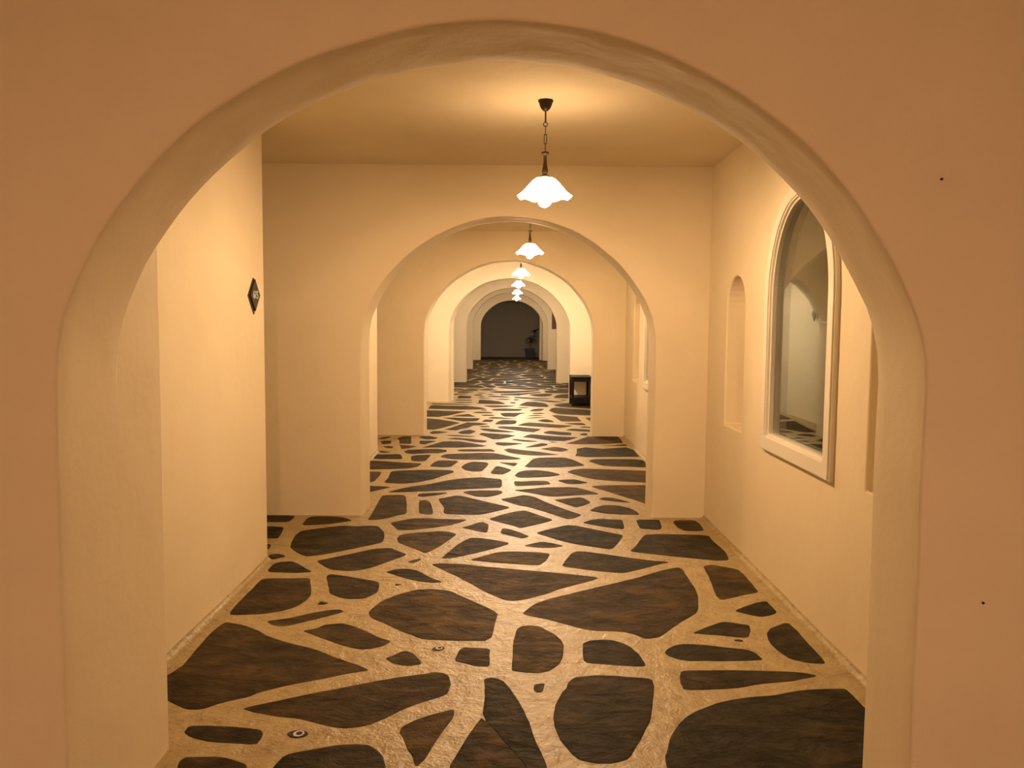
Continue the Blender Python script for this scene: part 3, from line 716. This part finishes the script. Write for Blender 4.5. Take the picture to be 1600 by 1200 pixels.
def hits_traced(P, others=None):
    xs = [p[0] for p in P]; ys = [p[1] for p in P]
    bx0, bx1, by0, by1 = min(xs) - .03, max(xs) + .03, min(ys) - .03, max(ys) + .03
    for T in (others if others is not None else traced):
        near = [p for p in T if bx0 < p[0] < bx1 and by0 < p[1] < by1]
        if any(inside(p, P) for p in near): return True
        cx_ = sum(p[0] for p in T) / len(T); cy_ = sum(p[1] for p in T) / len(T)
        if bx0 < cx_ < bx1 and by0 < cy_ < by1: return True
        if any(inside(p, T) for p in P): return True
    return False

def stone_geo(bm, P, seed, origin=(0, 0)):
    top, low, bot = [], [], []
    cx_ = sum(p[0] for p in P) / len(P); cy_ = sum(p[1] for p in P) / len(P)
    h = 0.0016 + 0.0006 * noise.noise(Vector((seed * 3.7, cx_, cy_)))
    for x, y in P:
        d = Vector((cx_ - x, cy_ - y)); L = d.length or 1
        k = min(0.006, L * 0.3) / L
        top.append(bm.verts.new((x + d.x * k - origin[0], y + d.y * k - origin[1], h)))
        low.append(bm.verts.new((x - origin[0], y - origin[1], 0.0003)))
        bot.append(bm.verts.new((x - origin[0], y - origin[1], -0.015)))
    bm.faces.new(top)
    n = len(P)
    for i in range(n):
        j = (i + 1) % n
        bm.faces.new((low[i], low[j], top[j], top[i]))
        bm.faces.new((bot[i], bot[j], low[j], low[i]))

def add_stone(P, k):
    cx_ = sum(p[0] for p in P) / len(P); cy_ = sum(p[1] for p in P) / len(P)
    bm = bmesh.new()
    stone_geo(bm, P, k, (cx_, cy_))
    obj('paving_stone', bm, M['slate'], floor, False, (cx_, cy_, 0))

for k, P in enumerate(traced):
    cy_ = sum(p[1] for p in P) / len(P)
    if cy_ < 9: P = soften(P, 0.17)
    elif len(P) < 8: P = soften(P, 0.15)
    if cy_ < 5:                                                        # hand-split, slightly ragged edge
        Q = []
        for i in range(len(P)):
            a, b = P[i - 1], P[i]
            L = math.hypot(b[0] - a[0], b[1] - a[1])
            m_ = max(1, int(L / 0.045))
            for t in range(m_):
                x, y = a[0] + (b[0] - a[0]) * t / m_, a[1] + (b[1] - a[1]) * t / m_
                g = 0.004
                Q.append((x + g * noise.noise(Vector((x * 25, y * 25, 1))), y + g * noise.noise(Vector((x * 25, y * 25, 9)))))
        P = Q
    add_stone(P, k)
far = [P for P in laid(-1.46, 1.46, 16.0, 31.25, 0.54, 0.72) if not hits_traced(P)]
small = [P for P in laid(-1.40, 1.40, 16.2, 18.8, 0.34, 0.36) if not hits_traced(P)]
far += [P for P in small if not hits_traced(P, far)]
for k, P in enumerate(far): add_stone(soften(P, 0.2), 300 + k)
rest = laid(-1.46, 1.46, -5.1, 2.5, 0.5, 0.5)
for (a, b), e in zip(BAYS, ends):
    if b - e > 0.3 or b == BAYS[2][1]: rest += laid(RECESS, -1.35, *((a, 11.8) if b == BAYS[2][1] else (e, b)), 0.45, 0.45)
rest = [P for P in rest if not hits_traced(P)]
bm = bmesh.new()
for k, P in enumerate(rest): stone_geo(bm, soften(P, 0.2), 700 + k)
o = obj('paving_stone_bed', bm, M['slate'], floor)
o['kind'] = 'stuff'

# painted eye tiles set into the joints
def eye(cx_, cy_, hw, hh, rot):
    e = empty('eye_inlay', (cx_, cy_, 0), floor)
    e.rotation_euler = (0, 0, rot)
    def disc(name, pts, z, m):
        bm = bmesh.new()
        t = [bm.verts.new((x, y, z)) for x, y in pts]; b = [bm.verts.new((x, y, -0.008)) for x, y in pts]
        bm.faces.new(t)
        for i in range(len(t)):
            bm.faces.new((b[i], b[(i + 1) % len(t)], t[(i + 1) % len(t)], t[i]))
        obj(name, bm, m, e)
    N = 20
    alm = [(hw * math.cos(2 * PI * i / N), hh * (abs(math.sin(2 * PI * i / N)) ** 1.3) * (1 if i < N / 2 else -1)) for i in range(N)]
    disc('almond', alm, 0.0030, M['eye_dark'])
    disc('ring', [(0.52 * hw * math.cos(2 * PI * i / N) + 0.004, 0.80 * hh * math.sin(2 * PI * i / N)) for i in range(N)], 0.0042, M['eye_white'])
    disc('iris', [(0.30 * hw * math.cos(2 * PI * i / N) + 0.006, 0.48 * hh * math.sin(2 * PI * i / N)) for i in range(N)], 0.0052, M['eye_dark'])
eye(-0.739, 2.839, 0.037, 0.026, 0.0)
eye(-0.309, 3.615, 0.030, 0.020, 0.5)

# ---------------------------------------------------------------- windows
def window(n, c):
    w = struct(empty('window_%d' % n, (0, 0, 0)))
    x0 = WALL_R - 0.030
    out = arch_outline(0.510, 0.748, 1.60, 2.180, 24)
    mid = arch_outline(0.434, 0.834, 1.60, 2.102, 24)
    bm = ring_x(out, mid, c, x0, WALL_R + 0.06)
    bmesh.ops.bevel(bm, geom=[e for e in bm.edges if all(abs(v.co.x - x0) < 1e-4 for v in e.verts)], offset=0.008, segments=2, affect='EDGES')
    wf = obj('window_frame', bm, M['frame'], w)
    inn = arch_outline(0.422, 0.846, 1.60, 2.090, 24)
    obj('glazing_bead', ring_x(arch_outline(0.439, 0.829, 1.60, 2.107, 24), inn, c, x0 + 0.022, WALL_R + 0.05), M['frame'], wf)
    pane = arch_outline(0.437, 0.831, 1.60, 2.105, 24)
    for px in (WALL_R + 0.014, WALL_R + 0.036):
        obj('pane', prism_x(pane, c, px, px + 0.004), M['glass'], w)
    obj('unlit_room_backing', prism_x(arch_outline(0.474, 0.801, 1.60, 2.139, 24), c, WALL_R + 0.062, WALL_R + 0.067), M['dark_room'], w)  # added dark sheet behind the panes, painting in the unlit room
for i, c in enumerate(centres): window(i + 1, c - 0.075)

# ---------------------------------------------------------------- pendant lamps
def make_lamp(loc, extra, k, col, label, group):
    """origin at the ceiling; extra lifts the shade by shortening the chain"""
    root = empty('pendant_lamp', loc)
    tag(root, label, 'lamp', group)
    obj('canopy', lathe([(0.038, 0.0), (0.040, -0.006), (0.035, -0.012), (0.031, -0.026), (0.024, -0.042), (0.013, -0.053), (0.005, -0.057)], 20), M['iron'], root, True)
    top = -0.055
    low = -0.262 + extra                                               # foot of the chain
    L = (top - low)
    rod_end = top - L * 0.27
    obj('rod', tube([(0, 0, top), (0, 0, rod_end)], 0.0042, 8), M['iron'], root, True)
    r = 0.0105
    z = rod_end - r
    obj('ring', tube([(r * math.sin(2 * PI * t / 14), 0, z + r * math.cos(2 * PI * t / 14)) for t in range(14)], 0.0022, 6, True), M['iron'], root, True)
    z0 = z - r + 0.002
    nl = 3
    h = (z0 - low) / nl
    for q in range(nl):
        a, hh = 0.006, h / 2 + 0.002
        zc_ = z0 - h * (q + 0.5)
        pts = []
        for t in range(16):
            an = 2 * PI * t / 16
            x, zz = a * math.sin(an), (hh - a) * (1 if math.cos(an) > 0 else -1) + a * math.cos(an)
            pts.append((x, 0, zc_ + zz) if q % 2 else (0, x, zc_ + zz))
        obj('chain_link', tube(pts, 0.0019, 6, True), M['iron'], root, True)
    b = low
    obj('handle', lathe([(0.006, b + 0.004), (0.019, b), (0.021, b - 0.005), (0.017, b - 0.011), (0.009, b - 0.016), (0.009, b - 0.05),
                         (0.012, b - 0.072), (0.016, b - 0.094), (0.015, b - 0.106), (0.009, b - 0.114)], 18), M['handle'], root, True)
    cup = obj('socket_cup', lathe([(0.008, b - 0.112), (0.018, b - 0.116), (0.028, b - 0.124), (0.029, b - 0.134)], 18), M['brass'], root, True)
    # frilled opal glass shade
    prof = [(0.026, -0.128), (0.046, -0.132), (0.062, -0.143), (0.078, -0.160), (0.094, -0.180), (0.110, -0.199), (0.126, -0.215), (0.137, -0.224), (0.139, -0.227)]
    bm = bmesh.new(); N = 48; rings = []
    full = prof + [(r_ - 0.004, z_ - 0.003) for r_, z_ in prof[::-1]]
    for q, (r_, z_) in enumerate(full):
        t = max(0.0, (r_ - 0.07) / 0.07)
        rings.append([bm.verts.new((((r_ + 0.004 * t * math.cos(8 * an)) * math.cos(an)), (r_ + 0.004 * t * math.cos(8 * an)) * math.sin(an),
                                    b + z_ + 0.007 * t * t * math.cos(8 * an))) for an in (2 * PI * s / N for s in range(N))])
    for p_, q_ in zip(rings, rings[1:]):
        for s in range(N):
            bm.faces.new((p_[s], p_[(s + 1) % N], q_[(s + 1) % N], q_[s]))
    ms = emitter('opal_glass', col, SHADE_STRENGTH * k)
    obj('shade', bm, ms, root, True)
    bm = bmesh.new()
    bmesh.ops.create_icosphere(bm, subdivisions=2, radius=0.038, matrix=Matrix.Translation((0, 0, b - 0.238)) @ Matrix.Diagonal((1, 1, 1.15, 1)))
    obj('bulb', bm, emitter('bulb_glow', col, BULB_STRENGTH * k), cup, True)
    return root
G = 'pendant lamps along the corridor'
lab = ['pendant lamp with frilled opal glass shade hanging beside the room number sign',
       'lit frilled glass pendant lamp, second along the corridor after the room number sign',
       'lit frilled glass pendant lamp hanging before the arch with the side table',
       'lit pendant lamp in the bay just past the dark side table',
       'lit pendant lamp in the bay with the red-brown framed board',
       'lit pendant lamp hanging before the dark doorway with the potted plant',
       'deep orange pendant lamp hanging in the entry before the first arch']
for (x, y, e, k, col), l in zip(LAMPS, lab): make_lamp((x, y, CEIL), e, k, col, l, G)

# ---------------------------------------------------------------- room number signs
def sign(y, z, label, digits):
    root = empty('room_sign', (WALL_L, y, z))
    tag(root, label, 'sign', 'diamond room signs')
    def diamond(name, hw, hh, x0, x1, m, dy=0, dz=0):
        bm = bmesh.new()
        P = [(0, -hh), (hw, 0), (0, hh), (-hw, 0)]
        a = [bm.verts.new((x0, dy + u, dz + v)) for u, v in P]; b = [bm.verts.new((x1, dy + u, dz + v)) for u, v in P]
        bm.faces.new(a); bm.faces.new(b)
        for i in range(4): bm.faces.new((a[i], a[(i + 1) % 4], b[(i + 1) % 4], b[i]))
        return obj(name, bm, m, root)
    diamond('back_plate', 0.100, 0.104, 0.0, 0.006, M['sign_edge'], 0.0, -0.004)
    face = diamond('face_plate', 0.088, 0.090, 0.006, 0.015, M['sign'], 0.0, 0.002)
    if digits:
        cu = bpy.data.curves.new('digits', 'FONT')
        cu.body = digits; cu.size = 0.062; cu.extrude = 0.001; cu.align_x = 'CENTER'; cu.align_y = 'CENTER'
        t = bpy.data.objects.new('t', cu); C.objects.link(t)
        me = bpy.data.meshes.new_from_object(t.evaluated_get(bpy.context.evaluated_depsgraph_get()))
        bpy.data.objects.remove(t, do_unlink=True)
        me.transform(Matrix(((0, 0, 1, 0.0162), (1, 0, 0, 0.0), (0, 1, 0, 0.002), (0, 0, 0, 1))))
        # the wall faces +x: read from the corridor the text runs towards +y
        me.materials.clear()
        link('digits', me, M['digit'], face)['label'] = 'white room number digits'
sign(4.765, 1.596, 'dark diamond-shaped room sign numbered 615 on the bright left wall', '615')
sign(12.12, 1.596, 'dark diamond-shaped room sign seen mirrored in the window glass', '')

# ---------------------------------------------------------------- side table
def side_table(x0, x1, y0, y1, h):
    root = empty('side_table', ((x0 + x1) / 2, (y0 + y1) / 2, 0.005))
    tag(root, 'small dark wooden side table with a low shelf against the wall', 'table')
    a, b = (x1 - x0) / 2, (y1 - y0) / 2
    m = M['espresso']; h -= 0.005
    obj('tabletop', bbox(-a, a, -b, b, h - 0.025, h, 0.004), m, root)
    for sx in (-1, 1):
        for sy in (-1, 1):
            cx_, cy_ = sx * (a - 0.030), sy * (b - 0.030)
            obj('leg', bbox(cx_ - 0.021, cx_ + 0.021, cy_ - 0.021, cy_ + 0.021, 0, h - 0.025, 0.003), m, root)
    for s in (-1, 1):
        obj('apron', bbox(-a + 0.05, a - 0.05, s * (b - 0.03) - 0.01, s * (b - 0.03) + 0.01, h - 0.085, h - 0.026), m, root)
        obj('apron', bbox(s * (a - 0.03) - 0.01, s * (a - 0.03) + 0.01, -b + 0.05, b - 0.05, h - 0.085, h - 0.026), m, root)
    obj('lower_shelf', bbox(-a + 0.02, a - 0.02, -b + 0.02, b - 0.02, 0.125, 0.150, 0.003), m, root)
    for s in (-1, 1):
        obj('shelf_rail', bbox(-a + 0.05, a - 0.05, s * (b - 0.03) - 0.012, s * (b - 0.03) + 0.012, 0.055, 0.124), m, root)
side_table(1.062, 1.425, 14.28, 14.87, 0.515)

# ---------------------------------------------------------------- framed board on the far archway
br = empty('framed_board', (1.365, 25.30, 1.54))
tag(br, 'red-brown wooden framed board hung on the far archway wall', 'board')
obj('panel', bbox(-0.085, 0.085, -0.025, -0.005, -0.27, 0.27), M['redwood'], br)
for z in (-0.28, 0.28): obj('frame_rail', bbox(-0.095, 0.095, -0.04, 0.0, z - 0.02, z + 0.02, 0.004), M['redwood'], br)
for x in (-0.085, 0.085): obj('frame_stile', bbox(x - 0.012, x + 0.012, -0.04, 0.0, -0.26, 0.26, 0.003), M['redwood'], br)

# ---------------------------------------------------------------- yard beyond the last arch
struct(obj('wall_yard', bbox(-7, 7, 34.6, 34.8, -0.1, 5.0), M['yard']))
struct(obj('baseboard_yard', bbox(-6.9, 6.9, 34.56, 34.6, -0.03, 0.19, 0.004), M['yard']))
struct(obj('wall_yard_stub', bbox(1.225, 1.50, 31.50, 33.3, -0.05, 2.6, 0.01), M['plaster']))

struct(obj('wall_yard_pillar', bbox(1.14, 1.26, 32.10, 32.40, -0.05, 2.5, 0.01), M['plaster']))
pl = empty('potted_plant', (0.80, 33.95, -0.02))
tag(pl, 'leafy plant in a dark blue tapered pot beyond the last arch', 'plant')
bm = bmesh.new()
rows = []
for hw, z in ((0.150, 0.0), (0.195, 0.32), (0.215, 0.32), (0.220, 0.385), (0.190, 0.385), (0.180, 0.34)):
    rows.append([bm.verts.new((sx * hw, sy * hw, z)) for sx, sy in ((-1, -1), (1, -1), (1, 1), (-1, 1))])
bm.faces.new(rows[0])
for p_, q_ in zip(rows, rows[1:]):
    for i in range(4): bm.faces.new((p_[i], p_[(i + 1) % 4], q_[(i + 1) % 4], q_[i]))
pot = obj('pot', bm, M['pot'], pl)
obj('soil', bbox(-0.182, 0.182, -0.182, 0.182, 0.32, 0.345), M['soil'], pot)
stem0 = obj('stem', tube([(0, 0, 0.33), (0.01, 0, 0.5), (0.03, 0, 0.66), (0.05, 0, 0.78)], 0.014, 8), M['stem'], pl, True)
stem1 = obj('stem', tube([(0.03, 0, 0.62), (0.14, 0.0, 0.80), (0.22, 0, 1.0), (0.27, 0, 1.14)], 0.010, 8), M['stem'], pl, True)
bm = bmesh.new()
rows = []
for t in range(7):
    u = t / 6
    w = 0.040 * math.sin(PI * (0.06 + 0.94 * u) ** 0.8)
    zc_ = 0.10 * u - 0.20 * u * u
    rows.append([bm.verts.new((0.30 * u, s * w, zc_ + abs(s) * 0.012)) for s in (-1, 0, 1)])
for p_, q_ in zip(rows, rows[1:]):
    for i in range(2): bm.faces.new((p_[i], p_[i + 1], q_[i + 1], q_[i]))
bmesh.ops.solidify(bm, geom=list(bm.faces), thickness=0.003)
leaf_me = from_bm(bm, 'leaf', True)
rl = random.Random(3)
for (x, z, n) in ((0.05, 0.78, 9), (0.27, 1.14, 6), (0.03, 0.64, 4), (0.16, 0.88, 4)):
    for i in range(n):
        o = link('leaf', leaf_me, M['leaf'], stem1 if x > 0.1 else stem0, (x, 0, z - rl.uniform(0, 0.04)))
        o.rotation_euler = (rl.uniform(-0.3, 0.3), rl.uniform(-0.6, 0.25), 2 * PI * (i + rl.uniform(0, 0.6)) / n)
        s = rl.uniform(0.7, 1.1); o.scale = (s, s, s)

# ---------------------------------------------------------------- small marks on the first archway
for (x, z, l) in ((1.070, 1.822, 'tiny dark nail head high on the first archway wall beside the arch'),
                  (1.228, 0.745, 'tiny dark nail head low on the first archway wall')):
    tag(obj('wall_nail', tube([(0, 0.02, 0), (0, -0.004, 0)], 0.0032, 8), M['iron'], None, True, (x, 2.10, z)), l, 'nail')
